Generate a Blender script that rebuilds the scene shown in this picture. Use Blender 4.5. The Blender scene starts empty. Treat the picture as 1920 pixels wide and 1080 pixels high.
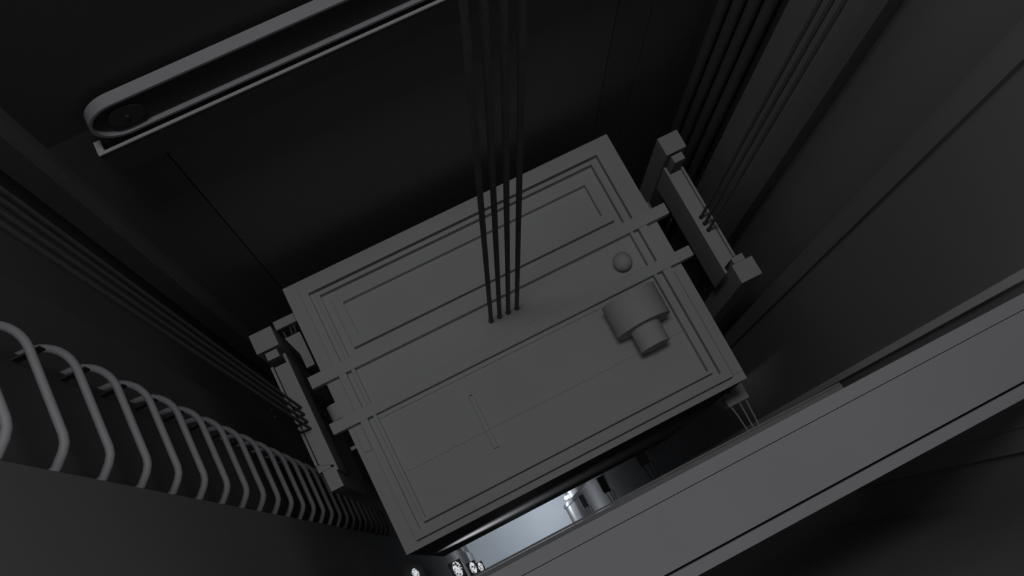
import bpy, bmesh, math, random
from mathutils import Vector, Matrix
random.seed(4)
S = bpy.context.scene
COL = S.collection

# ------------------------------------------------------------------ materials
def mat(name, col, rough=0.75, metal=0.0, noise=0.0, nscale=6.0, spec=0.3, bump=0.0):
    m = bpy.data.materials.new(name); m.use_nodes = True
    nt = m.node_tree; b = nt.nodes['Principled BSDF']
    b.inputs['Roughness'].default_value = rough
    b.inputs['Metallic'].default_value = metal
    b.inputs['Specular IOR Level'].default_value = spec
    b.inputs['Base Color'].default_value = (*col, 1)
    tc = nt.nodes.new('ShaderNodeTexCoord')
    n = nt.nodes.new('ShaderNodeTexNoise'); n.inputs['Scale'].default_value = nscale
    n.inputs['Detail'].default_value = 4
    nt.links.new(tc.outputs['Object'], n.inputs['Vector'])
    r = nt.nodes.new('ShaderNodeValToRGB')
    r.color_ramp.elements[0].position = 0.3; r.color_ramp.elements[1].position = 0.7
    r.color_ramp.elements[0].color = (*[c*(1-noise) for c in col], 1)
    r.color_ramp.elements[1].color = (*[min(1, c*(1+noise)) for c in col], 1)
    nt.links.new(n.outputs['Fac'], r.inputs['Fac'])
    nt.links.new(r.outputs['Color'], b.inputs['Base Color'])
    if bump:
        bp = nt.nodes.new('ShaderNodeBump'); bp.inputs['Strength'].default_value = bump
        nt.links.new(n.outputs['Fac'], bp.inputs['Height']); nt.links.new(bp.outputs['Normal'], b.inputs['Normal'])
    return m

def emit(name, col, strength, speckle=False):
    m = bpy.data.materials.new(name); m.use_nodes = True
    nt = m.node_tree; b = nt.nodes['Principled BSDF']
    b.inputs['Base Color'].default_value = (0.03, 0.03, 0.03, 1) if speckle else (.8, .8, .8, 1)
    b.inputs['Emission Color'].default_value = (*col, 1)
    b.inputs['Emission Strength'].default_value = strength
    if speckle:
        tc = nt.nodes.new('ShaderNodeTexCoord')
        v = nt.nodes.new('ShaderNodeTexNoise'); v.inputs['Scale'].default_value = 38; v.inputs['Detail'].default_value = 6
        v.inputs['Roughness'].default_value = .8
        r = nt.nodes.new('ShaderNodeValToRGB'); r.color_ramp.interpolation = 'CONSTANT'
        r.color_ramp.elements[0].color = (0, 0, 0, 1)
        r.color_ramp.elements[1].position = 0.47; r.color_ramp.elements[1].color = (*col, 1)
        nt.links.new(tc.outputs['Object'], v.inputs['Vector'])
        nt.links.new(v.outputs['Fac'], r.inputs['Fac']); nt.links.new(r.outputs['Color'], b.inputs['Emission Color'])
    return m

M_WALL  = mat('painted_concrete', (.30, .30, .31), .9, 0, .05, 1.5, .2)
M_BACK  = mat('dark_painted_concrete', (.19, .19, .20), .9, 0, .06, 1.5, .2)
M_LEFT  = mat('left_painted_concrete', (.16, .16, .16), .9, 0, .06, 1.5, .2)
M_DOOR  = mat('door_sheet_steel', (.21, .21, .22), .8, 0, .04, 1.0, .3)
M_STEEL = mat('grey_primed_steel', (.52, .525, .53), .85, 0, .02, 3, .2)
M_ROOF  = mat('grey_roof_steel', (.55, .555, .56), .85, 0, .03, 2, .2)
M_BEAM  = mat('grey_beam_steel', (.45, .45, .48), .85, 0, .03, 2, .2)
M_RUNG  = mat('rung_steel', (.40, .39, .42), .55, 0, .04, 8, .4)
M_ROPE  = mat('steel_rope', (.16, .16, .16), .7, 0, .2, 90, .3)
M_DARK  = mat('dark_rope', (.05, .05, .052), .7, 0, .2, 90, .3)
M_GLOSS = mat('black_lacquered_steel', (.12, .12, .125), .75, 0, .0, 3, .05)
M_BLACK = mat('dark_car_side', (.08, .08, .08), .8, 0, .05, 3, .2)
M_LOCK  = mat('grey_lock_casting', (.5, .5, .51), .8, 0, .04, 20, .3)
M_PIT   = mat('pale_pit_floor', (.60, .64, .68), .9, 0, .04, 1.2, .2)
M_SHINE = mat('bright_spring_steel', (.6, .6, .6), .35, .6, .1, 30, .5)
M_PIPE  = mat('grey_conduit_paint', (.15, .15, .16), .8, 0, .05, 3, .2)
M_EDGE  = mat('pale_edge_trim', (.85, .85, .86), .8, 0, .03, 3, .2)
M_SHADE = mat('shade_toned_concrete', (.10, .10, .10), .9, 0, .06, 1.5, .2)  # shade put into the colour, offsetting lamp light high on the back wall
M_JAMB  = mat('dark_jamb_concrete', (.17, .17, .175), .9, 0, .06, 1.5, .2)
M_HEAD  = mat('dark_header_paint', (.09, .09, .095), .8, 0, .04, 3, .2)
M_LAMP  = emit('lamp_diffuser', (.85, .93, 1), 1.0)
M_SPECK = emit('lit_speckle_glow', (.86, .9, .95), .8, True)  # emission paints the pit light caught by the left lock arms

# ------------------------------------------------------------------ mesh helpers
def bx(bm, x0, x1, y0, y1, z0, z1):
    v = [bm.verts.new(p) for p in ((x0,y0,z0),(x1,y0,z0),(x1,y1,z0),(x0,y1,z0),(x0,y0,z1),(x1,y0,z1),(x1,y1,z1),(x0,y1,z1))]
    for f in ((3,2,1,0),(4,5,6,7),(0,1,5,4),(1,2,6,5),(2,3,7,6),(3,0,4,7)):
        bm.faces.new([v[i] for i in f])
    return bm
def prism(bm, pts, z0, z1):
    """pts counter-clockwise in plan"""
    a = [bm.verts.new((x, y, z0)) for x, y in pts]; b = [bm.verts.new((x, y, z1)) for x, y in pts]
    n = len(pts)
    bm.faces.new(a[::-1]); bm.faces.new(b)
    for i in range(n): bm.faces.new((a[i], a[(i+1) % n], b[(i+1) % n], b[i]))
    return bm
def ring(bm, o, i, z0, z1):
    """rectangular frame; o, i = (x0, x1, y0, y1)"""
    def q(r, z): return [bm.verts.new(p) for p in ((r[0],r[2],z),(r[1],r[2],z),(r[1],r[3],z),(r[0],r[3],z))]
    ob, ot, ib, it = q(o,z0), q(o,z1), q(i,z0), q(i,z1)
    for k in range(4):
        l = (k+1) % 4
        bm.faces.new((ob[k], ob[l], ot[l], ot[k])); bm.faces.new((ib[l], ib[k], it[k], it[l]))
        bm.faces.new((ot[k], ot[l], it[l], it[k])); bm.faces.new((ob[l], ob[k], ib[k], ib[l]))
    return bm
def cyl(bm, c, r, L, axis='z', n=48, r2=None):
    R = {'z': Matrix.Identity(4), 'y': Matrix.Rotation(math.radians(90), 4, 'X'), 'x': Matrix.Rotation(math.radians(90), 4, 'Y')}[axis]
    bmesh.ops.create_cone(bm, cap_ends=True, segments=n, radius1=r, radius2=r if r2 is None else r2, depth=L, matrix=Matrix.Translation(c) @ R)
    return bm
def tube(bm, pts, r, n=14):
    pts = [Vector(p) for p in pts]; rings = []
    up = Vector((0, 0, 1))
    for i, p in enumerate(pts):
        t = (pts[min(i+1, len(pts)-1)] - pts[max(i-1, 0)]).normalized()
        a = t.cross(up)
        if a.length < 1e-3: a = t.cross(Vector((0, 1, 0)))
        a.normalize(); b = a.cross(t).normalized()
        rings.append([bm.verts.new(p + r*(math.cos(2*math.pi*k/n)*a + math.sin(2*math.pi*k/n)*b)) for k in range(n)])
    for q, s in zip(rings, rings[1:]):
        for k in range(n): bm.faces.new((q[k], q[(k+1) % n], s[(k+1) % n], s[k]))
    bm.faces.new(rings[0][::-1]); bm.faces.new(rings[-1])
    return bm
NB = bmesh.new
def obj(name, bm, m, parent=None, smooth=False, bevel=0, loc=None):
    bmesh.ops.recalc_face_normals(bm, faces=bm.faces)
    me = bpy.data.meshes.new(name); bm.to_mesh(me); bm.free()
    if loc is not None:
        me.transform(Matrix.Translation(-Vector(loc)))
    if smooth:
        for p in me.polygons: p.use_smooth = True
        me.set_sharp_from_angle(angle=math.radians(38))
    me.materials.append(m)
    o = bpy.data.objects.new(name, me); COL.objects.link(o)
    if parent is not None:
        o.parent = parent
        o.location = -Vector(parent_world(parent)) + (Vector(loc) if loc is not None else Vector())
    elif loc is not None: o.location = loc
    if bevel:
        b = o.modifiers.new('bevel', 'BEVEL'); b.width = bevel; b.segments = 2; b.limit_method = 'ANGLE'
    return o
def parent_world(o):
    v = Vector(o.location); p = o.parent
    while p is not None: v += Vector(p.location); p = p.parent
    return v
def tag(o, label, cat, group=None):
    o['label'] = label; o['category'] = cat
    if group: o['group'] = group
    return o
def thing(name, label, cat, loc, group=None):
    o = bpy.data.objects.new(name, None); COL.objects.link(o); o.location = loc; o.empty_display_size = .1
    return tag(o, label, cat, group)
def struct(name, bm, m, **k):
    o = obj(name, bm, m, **k); o['kind'] = 'structure'; return o

TOP, PIT = 8.2, -23.7

# ------------------------------------------------------------------ the shaft
struct('floor', bx(NB(), -1.0, 3.0, -3.2, .6, PIT-.2, PIT), M_PIT)
struct('ceiling', bx(NB(), -1.0, 3.0, -3.2, .6, TOP, TOP+.2), M_WALL)
wb = NB()

bx(wb, 2.044, 2.243, .165, .25, PIT, 2.1)                   # right jamb, seam, then corner
bx(wb, 2.249, 2.6, .165, .25, PIT, 2.1)
bx(wb, -.6, 2.6, .251, .5, PIT, TOP)
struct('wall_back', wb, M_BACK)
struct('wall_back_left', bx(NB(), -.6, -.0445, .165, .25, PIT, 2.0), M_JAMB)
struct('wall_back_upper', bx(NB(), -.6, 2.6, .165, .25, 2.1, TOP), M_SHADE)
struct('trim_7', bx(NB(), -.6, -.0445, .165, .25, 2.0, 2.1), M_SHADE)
dr = NB(); bx(dr, -.038, 2.037, .167, .23, PIT, 2.09)
struct('door_1', dr, M_DOOR)
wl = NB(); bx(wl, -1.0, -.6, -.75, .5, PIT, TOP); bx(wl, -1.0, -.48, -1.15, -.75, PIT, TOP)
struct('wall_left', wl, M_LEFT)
struct('wall_right', bx(NB(), 2.6, 3.0, -1.18, .5, PIT, TOP), M_WALL)
# front corners of the shaft stand forward of the ladder niche
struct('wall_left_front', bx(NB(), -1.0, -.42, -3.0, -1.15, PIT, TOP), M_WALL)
wr = NB(); bx(wr, 2.42, 3.0, -2.281, -1.18, PIT, TOP); bx(wr, 2.426, 3.0, -2.375, -2.281, PIT, TOP); bx(wr, 2.45, 3.0, -3.0, -2.375, PIT, TOP)
struct('wall_right_front', wr, M_WALL)
struct('wall_front', bx(NB(), -.42, 2.45, -3.0, -2.585, PIT, TOP), M_WALL)

# rounded corner of the right front return, and the slim strip near the front corner
t1 = NB(); prism(t1, [(2.42,-1.270),(2.42,-1.170),(2.412,-1.182),(2.404,-1.20),(2.397,-1.225),(2.394,-1.25),(2.396,-1.264)], PIT, TOP)
struct('trim_1', t1, M_WALL, smooth=True)
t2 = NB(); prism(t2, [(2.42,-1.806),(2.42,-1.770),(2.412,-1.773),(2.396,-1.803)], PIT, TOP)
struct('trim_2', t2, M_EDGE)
# flat casing boards standing off the side walls behind the counterweights
t3 = NB(); bx(t3, 2.5, 2.6, -.745, -.363, PIT, TOP); struct('trim_3', t3, M_WALL)
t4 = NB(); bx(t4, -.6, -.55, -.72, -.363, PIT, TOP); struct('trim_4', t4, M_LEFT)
t6 = NB(); bx(t6, 2.585, 2.6, -.363, .165, PIT, TOP); struct('gap_shade_board', t6, M_BLACK)  # black board painting the shade behind and between the conduits
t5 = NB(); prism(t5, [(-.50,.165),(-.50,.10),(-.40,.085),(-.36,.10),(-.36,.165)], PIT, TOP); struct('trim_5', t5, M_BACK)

# ribs: four vertical conduits in the back right corner
names = ['closest to the back corner', 'second from the back corner', 'third from the back corner', 'nearest the flat casing board']
for k, yc in enumerate((.012, -.076, -.161, -.246)):
    o = obj('conduit_pipe', cyl(NB(), (2.550, yc, (PIT+TOP)/2), .031, TOP-PIT-.01, n=32), M_PIPE, smooth=True, loc=(2.550, yc, PIT))
    tag(o, 'dark vertical conduit pipe on the right wall, ' + names[k], 'pipe', 'conduit pipes in the back right corner')

# ------------------------------------------------------------------ elevator car
car = thing('elevator_car', 'grey elevator car seen from above, with raised frames on its roof', 'elevator', (1, -.78, -2.9))
X0, X1, Y0, Y1 = 0, 2.0, -1.567, 0
roof = obj('roof_panel', bx(NB(), X0, X1, Y0, Y1, -.02, 0), M_ROOF, car)
obj('car_body', bx(NB(), X0+.006, X1-.006, Y0+.03, Y1-.006, -2.9, -.0201), M_BLACK, car)
fp = obj('front_panel', bx(NB(), X0+.006, X1-.006, Y0+.002, Y0+.03, -2.85, -.0201), M_GLOSS, car)
fp['label'] = 'glossy black front panel'
H = .05
rim = NB(); ring(rim, (.0786, 1.927, -1.527, -.053), (.119, 1.877, -1.485, -.101), 0, H)
obj('outer_roof_frame', rim, M_ROOF, car)
obj('edge_strip', bx(NB(), 1.941, 1.998, -1.52, -.88, 0, .011), M_ROOF, car)
obj('sill_strip', bx(NB(), .172, 1.820, -.879, -.857, 0, .012), M_ROOF, car)
rim = NB(); ring(rim, (.15, 1.841, -1.462, -.118), (.169, 1.824, -1.444, -.139), 0, H)
obj('inner_roof_frame', rim, M_ROOF, car)
rim = NB(); ring(rim, (.215, 1.782, -.483, -.182), (.265, 1.734, -.428, -.229), 0, H)
obj('hatch_frame', rim, M_ROOF, car)
b = NB(); bx(b, .265, 1.734, -.428, -.229, 0, .006); obj('hatch_lid', b, M_ROOF, roof)
b = NB(); bx(b, .172, 1.820, -1.19, -.885, 0, .006); bx(b, .172, 1.820, -1.441, -1.1915, 0, .006)
obj('cover_sheet', b, M_ROOF, roof)
b = NB(); ring(b, (.636, .666, -1.292, -.981), (.641, .661, -1.287, -.986), 0, .030)
obj('grip_slot', b, M_ROOF, car)
b = NB(); bx(b, .028, .072, -1.006, -.88, 0, .012); obj('switch_plate', b, M_ROOF, car, bevel=.003)
for (ya, yb_) in ((-.586, -.519), (-.855, -.7935)):
    c = NB(); bx(c, -.0725, 2.071, ya, yb_, .0, .056)
    obj('crosshead_beam', c, M_ROOF, car, bevel=.002)
# things bolted to the left flank, just below roof height
fl = obj('guide_bracket', bx(NB(), -.135, .004, -.155, -.105, -.16, -.13), M_STEEL, car)
b = NB(); prism(b, [(-.108,-.228),(-.068,-.345),(-.068,-.43),(-.020,-.43),(-.020,-.228)], -.14, -.10)
sg = obj('safety_lever', b, M_STEEL, car)
b = NB(); cyl(b, (-.008, -.735, -.053), .050, .088, 'y', 40)
obj('guide_roller', b, M_STEEL, car, smooth=True)
b = NB(); cyl(b, (-.005, -.95, -.02), .010, .05, 'x', 20)
obj('rubber_stop', b, M_STEEL, car, smooth=True)
b = NB()
for (dx, dy, q) in ((0, 0, 1), (.012, .004, -1), (.024, .01, 1), (.034, 0, -1)):
    tube(b, [(-.07+dx, -.225, -.12), (-.066+dx+q*.004, -.20+dy, -.10), (-.062+dx, -.175+dy, -.12), (-.055+dx-q*.006, -.16+dy, -.2)], .0016, 6)
tube(b, [(-.1, -.235, -.125), (-.104, -.18, -.13), (-.104, -.17, -.2)], .0028, 6)
obj('spring_wire', b, M_SHINE, car, smooth=True)
# right flank: small roller bits behind the back crosshead beam
b = NB(); cyl(b, (2.03, -.46, -.12), .022, .05, 'y', 24); cyl(b, (2.03, -.40, -.12), .009, .08, 'y', 16)
obj('guide_roller', b, M_SHINE, car, smooth=True)

# fan motor on the roof
mo = thing('fan_motor', 'stepped round fan motor lying on the car roof beside the front crosshead beam', 'motor', (1.617, -1.06, .006))
b = NB(); cyl(b, (1.617, -1.003, .155), .153, .178, 'y', 64); obj('drum', b, M_ROOF, mo, smooth=True)
b = NB(); cyl(b, (1.617, -1.153, .155), .083, .125, 'y', 48); obj('shaft_housing', b, M_ROOF, mo, smooth=True)
b = NB(); bx(b, 1.57, 1.664, -1.07, -.95, .006, .02); obj('foot', b, M_ROOF, mo)
# dome lamp
d = NB(); bmesh.ops.create_uvsphere(d, u_segments=40, v_segments=24, radius=.0525, matrix=Matrix.Translation((1.708, -.712, .048)))
tag(obj('dome_lamp', d, M_ROOF, smooth=True, loc=(1.708, -.712, 0)), 'small grey dome between the two crosshead beams on the car roof', 'dome')

# ------------------------------------------------------------------ ropes
ords = ['leftmost', 'second from left', 'third from left', 'rightmost']
for k, (x, y) in enumerate(((.930, -.673), (.982, -.672), (1.034, -.672), (1.086, -.672))):
    r = thing('hoist_rope', 'dark steel hoist rope to the middle of the car roof, %s of four' % ords[k], 'rope', (x, y, 0), 'hoist ropes on the car roof')
    obj('rope', cyl(NB(), (x, y, TOP/2+.002), .0115, TOP-.004, n=20), M_ROPE, r, smooth=True)
    obj('rope_socket', cyl(NB(), (x, y, .02), .015, .035, n=20, r2=.0115), M_ROPE, r, smooth=True)

# ------------------------------------------------------------------ counterweights
def counterweight(side):
    # right one measured directly; the left one is its mirror about x = 1.0515
    f = (lambda x: x) if side == 'right' else (lambda x: 2.1005 - x)
    if side == 'right': g = f
    else: g = lambda x: 2.058 - x
    def B(bm, xa, xb, ya, yb_, za, zb):
        xa, xb = sorted((f(xa), f(xb))); return bx(bm, xa, xb, ya, yb_, za, zb)
    def P(bm, pts, za, zb):
        q = [(f(x), y) for x, y in pts]
        if side == 'left': q = q[::-1]
        return prism(bm, q, za, zb)
    t = thing('counterweight', 'grey counterweight frame with two square posts and a channel beam, %s of the car' % side, 'counterweight', (f(2.3), -.63, -4.2), 'counterweights beside the car')
    obj('post', B(NB(), 2.24, 2.3665, -.270, -.157, -4.2, 0), M_STEEL, t)
    obj('post', B(NB(), 2.24, 2.3665 if side == 'right' else 2.310, -1.105, -.993, -4.2, 0), M_STEEL, t)
    obj('guide_shoe', B(NB(), 2.262, 2.329, -.326, -.282, -.35, -.012), M_STEEL, t)
    obj('guide_shoe', B(NB(), 2.260, 2.329, -.990, -.953, -.35, -.008), M_STEEL, t)
    f = g
    bm = NB()
    P(bm, [(2.2, -.984), (2.262, -.956), (2.268, -.948), (2.268, -.378), (2.2, -.378)][::1], -.28, 0)
    obj('top_beam', bm, M_STEEL, t)
    obj('inner_lip', B(NB(), 2.1865, 2.2, -1.017, -.328, -.30, .001), M_STEEL, t)
    obj('outer_lip', B(NB(), 2.2745, 2.2885, -.952, -.368, -.28, 0), M_STEEL, t)
    for k in range(9):
        obj('weight_block', B(NB(), 2.205, 2.3, -.985, -.285, -2.4-.18*k, -2.23-.18*k), M_BLACK, t)
    return t
counterweight('right'); counterweight('left')
for k, y in enumerate((-.675, -.716, -.758)):
    x = 2.229
    r = thing('counterweight_rope', 'thin rope to the right counterweight beam, %s' % ['nearest the back wall', 'middle of the three', 'nearest the front'][k], 'rope', (x, y, 0), 'ropes of the right counterweight')
    obj('rope', cyl(NB(), (x, y, TOP/2+.0), .0085, TOP-.004, n=16), M_ROPE, r, smooth=True)
    obj('rope_socket', cyl(NB(), (x, y, .012), .013, .02, n=16, r2=.010), M_DARK, r, smooth=True)
for k, y in enumerate((-.636, -.677, -.720, -.760)):
    x = -.172
    r = thing('counterweight_rope', 'thin rope hooked to the left counterweight beam, %s' % ['nearest the back wall', 'second from the back', 'third from the back', 'nearest the ladder'][k], 'rope', (x, y, 0), 'ropes of the left counterweight')
    obj('rope', cyl(NB(), (x, y, TOP/2+.0), .0075, TOP-.004, n=16), M_ROPE, r, smooth=True)
    obj('hook', tube(NB(), [(x+.004, y, .006), (x-.025, y-.0, .006), (x-.052, y+.002, .006), (x-.054, y+.004, .18), (x-.054, y+.004, .6)], .0055, 10), M_DARK, r, smooth=True)
# governor rope on the right
tag(obj('governor_rope', cyl(NB(), (2.12, -.578, -1.6), .003, 2.9, n=10), M_SHINE, smooth=True, loc=(2.12, -.578, -3)), 'thin bright wire running down beside the right edge of the car', 'wire')

# ------------------------------------------------------------------ step irons on the left wall
ORD = ['first','second','third','fourth','fifth','sixth','seventh','eighth','ninth','tenth','eleventh','twelfth','thirteenth','fourteenth','fifteenth','sixteenth','seventeenth','eighteenth','nineteenth','twentieth','twenty-first','twenty-second','twenty-third','twenty-fourth','twenty-fifth']
def hoop_pts(z):
    xo, ya, R = -.392, -.700, .115
    pts = [(-.62, ya, z), (-.56, ya, z)]
    for k in range(10):
        a = math.radians(90*k/9); pts.append((xo-R+R*math.sin(a), ya-R+R*math.cos(a), z))
    pts += [(xo, -1.02, z), (xo, -1.058, z), (xo-.004, -1.078, z), (xo-.016, -1.098, z), (xo-.044, -1.128, z), (xo-.06, -1.1345, z), (-.50, -1.1345, z)]
    return pts
base = None
for k in range(25):
    z = 2.817 + .3 - .3*k
    lab = '%s round steel step iron from the top of the ladder on the left wall' % ORD[k]
    if base is None:
        root = thing('step_iron', lab, 'ladder rung', (-.6, -.92, z), 'step irons of the ladder')
        h = obj('rung', tube(NB(), hoop_pts(z), .0128, 16), M_RUNG, root, smooth=True)
        br = obj('bracket', bx(NB(), -.481, -.40, -.782, -.777, z-.14, z-.10), M_BLACK, root)
        base = (root, h, br)
    else:
        root = base[0].copy(); COL.objects.link(root); root.location.z = z; root['label'] = lab
        for c in base[1:]:
            d = c.copy(); COL.objects.link(d); d.parent = root

# ------------------------------------------------------------------ back door header with belt drive
op = thing('door_header', 'long door header on the back wall with rounded belt housing above a narrow ledge', 'door header', (1, .165, 1.79))
b = NB()
bx(b, -.21, 2.21, .070, .079, 1.79, 1.970)          # front sheet
bx(b, -.21, -.185, .079, .125, 1.79, 1.970)         # end cheeks
bx(b, 2.185, 2.21, .079, .125, 1.79, 1.970)
bx(b, -.21, 2.21, .079, .165, 1.79, 1.80)
obj('header_box', b, M_HEAD, op)
b = NB(); bx(b, -.212, 2.212, .068, .080, 1.970, 1.978); bx(b, -.212, -.188, .080, .125, 1.970, 1.978); bx(b, 2.188, 2.212, .080, .125, 1.970, 1.978)
obj('top_lip', b, M_STEEL, op)
def stadium(R, zc, xa=-.064, xb=2.064, n=24):
    p = [(xb + R*math.sin(math.pi*k/n), zc + R*math.cos(math.pi*k/n)) for k in range(n+1)]
    p += [(xa - R*math.sin(math.pi*k/n), zc - R*math.cos(math.pi*k/n)) for k in range(n+1)]
    return p
def extrude_loop(bm, outer, inner, y0, y1):
    n = len(outer)
    A = [bm.verts.new((x, y0, z)) for x, z in outer]; B_ = [bm.verts.new((x, y1, z)) for x, z in outer]
    C_ = [bm.verts.new((x, y0, z)) for x, z in inner]; D_ = [bm.verts.new((x, y1, z)) for x, z in inner]
    for i in range(n):
        j = (i+1) % n
        bm.faces.new((A[i], A[j], B_[j], B_[i])); bm.faces.new((C_[j], C_[i], D_[i], D_[j]))
        bm.faces.new((A[j], A[i], C_[i], C_[j])); bm.faces.new((B_[i], B_[j], D_[j], D_[i]))
    return bm
rim = extrude_loop(NB(), stadium(.112, 2.118), stadium(.100, 2.118), .082, .130)
hb = obj('belt_rim', rim, M_RUNG, op, smooth=True)
bm = NB()
st = stadium(.1005, 2.118)
a = [bm.verts.new((x, .100, z)) for x, z in st]; c = [bm.verts.new((x, .128, z)) for x, z in st]
bm.faces.new(a); bm.faces.new(c[::-1])
for i in range(len(st)): bm.faces.new((a[i], a[(i+1) % len(st)], c[(i+1) % len(st)], c[i]))
obj('belt_cover', bm, M_BLACK, op)
for xs in (.3, 1.64): obj('standoff', bx(NB(), xs, xs+.06, .13, .165, 2.05, 2.16), M_BLACK, op)
b = NB(); cyl(b, (-.045, .0935, 2.112), .064, .013, 'y', 40); pu = obj('pulley', b, M_BLACK, op, smooth=True)
b = NB(); cyl(b, (-.045, .0865, 2.112), .008, .01, 'y', 20); obj('pulley_pin', b, M_BLACK, pu, smooth=True)
b = NB(); cyl(b, (.055, .0965, 2.172), .016, .009, 'y', 28); obj('tension_roller', b, M_BLACK, op, smooth=True)

# ------------------------------------------------------------------ front separator beam, high in the shaft
sb = thing('separator_beam', 'broad flat grey beam crossing the shaft at the lower right, close to the camera', 'beam', (1, -2, 1.8))
obj('shaft_edge', bx(NB(), -.42, 2.42, -1.889, -1.842, 1.84, 2.0), M_BEAM, sb)
obj('top_plate', bx(NB(), -.42, 2.42, -2.094, -1.8915, 1.84, 2.0), M_BEAM, sb)
obj('far_edge', bx(NB(), -.42, 2.42, -2.143, -2.1025, 1.84, 2.0), M_BEAM, sb)
tr = NB(); bx(tr, -.42, 1.787, -1.842, -1.826, 1.70, 1.75); bx(tr, -.42, 1.787, -1.8245, -1.817, 1.70, 1.742)
obj('door_track', tr, mat('dark_track_steel', (.24, .24, .25), .8, 0, .03, 5, .2), sb)

# ------------------------------------------------------------------ lock boxes, one per landing
flo = ['top one, level with the car roof', 'second one down', 'third one down', 'lowest and most brightly lit']
for k, z in enumerate((-.48, -4.5, -8.5, -12.5)):
    t = thing('door_lock', 'grey door lock box with rods in the gap, ' + flo[k], 'door lock', (2.02, -1.6, z-.1), 'landing door locks down the right of the gap')
    bm = NB()
    if k == 0: prism(bm, [(1.960,-1.644),(2.093,-1.644),(2.093,-1.45),(2.012,-1.45),(2.012,-1.578),(1.960,-1.578)], z-.10, z)
    else: bx(bm, 1.955, 2.05, -1.61, -1.40, z-.10, z); bx(bm, 1.965, 2.06, -1.625, -1.61, z-.10, z-.01)
    obj('lock_case', bm, M_STEEL if k == 0 else M_LOCK, t)
    for (xa, xe) in ((1.975, 2.0), (2.035, 2.035), (2.078, 2.07)):
        obj('rod', tube(NB(), [(xa, -1.62, z-.03), ((xa+xe)/2, -1.70, z-.032), (xe, -1.84, z-.04)], .0045, 8), M_STEEL, t, smooth=True)
    obj('mounting_plate', bx(NB(), 1.955, 2.10, -1.87, -1.84, z-.09, z+.02), M_STEEL, t)
lz = ['highest', 'second from the top', 'third from the top', 'lowest']
for k, (px_, py_, z) in enumerate(((-.138, -1.625, -1.6), (-.02, -1.675, -4.5), (-.03, -1.68, -8.5), (-.05, -1.68, -12.5))):  # stand-ins for the left lock arms; light from the pit painted as glow
    t = thing('lit_lock_arm', 'small speckled white lock arm below the car corner, lit look set as glow, ' + lz[k], 'lamp', (px_, py_, z), 'speckled lock arms down the left of the gap')
    s = .5 if k == 0 else 1.0
    b = NB(); bmesh.ops.create_icosphere(b, subdivisions=3, radius=.05, matrix=Matrix.Translation((px_, py_, z)) @ Matrix.Diagonal((.75*s, 1.5*s, .5, 1)))
    for v in b.verts: v.co += Vector((random.uniform(-1, 1), random.uniform(-1, 1), random.uniform(-1, 1)))*.006
    obj('arm_glow', b, M_SPECK, t)
    obj('back_plate', bx(NB(), px_-.07, px_+.055, py_-.10, py_+.085, z-.075, z-.045), M_BLACK, t)

# ------------------------------------------------------------------ pit lamp
pl = thing('pit_lamp', 'small round white lamp low on the right wall of the bright shaft bottom', 'lamp', (2.6, -1.04, -22.6))
b = NB(); cyl(b, (2.57, -1.04, -22.6), .07, .06, 'x', 24); obj('lamp_base', b, M_STEEL, pl, smooth=True)
b = NB(); bmesh.ops.create_uvsphere(b, u_segments=24, v_segments=16, radius=.055, matrix=Matrix.Translation((2.5, -1.04, -22.6))); obj('bulb', b, M_LAMP, pl, smooth=True)

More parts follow.
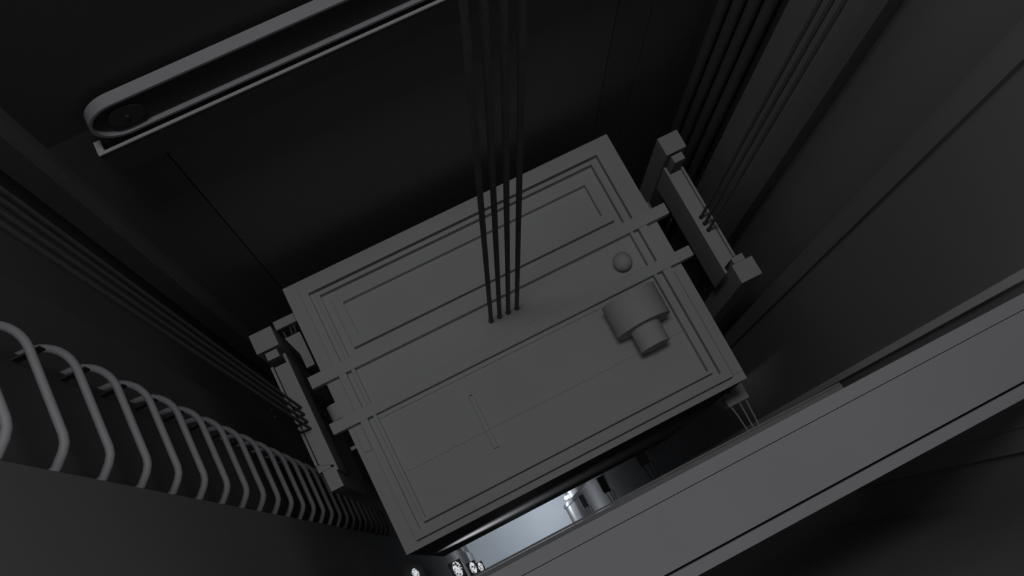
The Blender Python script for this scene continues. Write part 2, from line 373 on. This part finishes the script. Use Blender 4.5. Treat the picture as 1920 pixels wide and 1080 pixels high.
# ------------------------------------------------------------------ lights
def area(name, loc, rot, sx, sy, power, col=(1, 1, 1)):
    l = bpy.data.lights.new(name, 'AREA'); l.shape = 'RECTANGLE'; l.size = sx; l.size_y = sy; l.energy = power; l.color = col
    o = bpy.data.objects.new(name, l); COL.objects.link(o); o.location = loc; o.rotation_euler = rot; return o
def point(name, loc, power, r, col=(1, 1, 1)):
    l = bpy.data.lights.new(name, 'POINT'); l.energy = power; l.shadow_soft_size = r; l.color = col
    o = bpy.data.objects.new(name, l); COL.objects.link(o); o.location = loc; return o
cl = thing('ceiling_lamp', 'long flat lamp on the shaft ceiling above the camera', 'lamp', (.6, -.62, TOP))
obj('lamp_housing', bx(NB(), -.2, 1.4, -1.1, -.14, TOP-.05, TOP), M_STEEL, cl)
area('ceiling_lamp_light', (.6, -.62, TOP-.06), (0, 0, 0), 1.5, .8, 64, (1, 1, 1))
point('pit_lamp_light', (2.1, -1.04, -22.0), 42, .12, (.86, .93, 1))
area('pit_work_light', (.9, -.9, -19.5), (0, 0, 0), 1.2, .6, 32, (.86, .93, 1))

point('lower_shaft_light', (1.0, -1.95, -14.5), 38, .15, (.9, .95, 1))
lf = thing('streak_helper_lamp', 'added unseen strip lamp on the left front wall below the broad beam', 'lamp', (-.42, -1.98, -1.57))  # added lamp, hidden under the beam; lays the bright streak on the car front
obj('lamp_housing', bx(NB(), -.42, .35, -2.0, -1.955, -1.62, -1.53), M_STEEL, lf)
wl_ = area('streak_helper_light', (.17, -1.93, -1.57), (math.radians(90), 0, math.radians(-38)), .22, .05, 3.4, (.97, .98, 1)); wl_.data.spread = math.radians(96)
w = bpy.data.worlds.new('world'); S.world = w; w.use_nodes = True
w.node_tree.nodes['Background'].inputs[0].default_value = (.01, .01, .01, 1)

# ------------------------------------------------------------------ camera
cd = bpy.data.cameras.new('camera'); cd.sensor_width = 36; cd.lens = 1918.68/1920*36; cd.clip_start = .02; cd.clip_end = 200
co = bpy.data.objects.new('camera', cd); COL.objects.link(co)
rt = Vector((.890673217, -.454644060, 0)); up = Vector((.43929124, .86060656, .25764229)); fw = Vector((.1171513, .22946704, -.96624037))
m = Matrix((rt, up, -fw)).transposed().to_4x4(); m.translation = (.463247516, -1.83480043, 5.36737462)
co.matrix_world = m
S.camera = co
S.view_settings.view_transform = 'Standard'; S.view_settings.look = 'None'; S.view_settings.gamma = 1
S.view_settings.use_curve_mapping = False; S.view_settings.exposure = 0
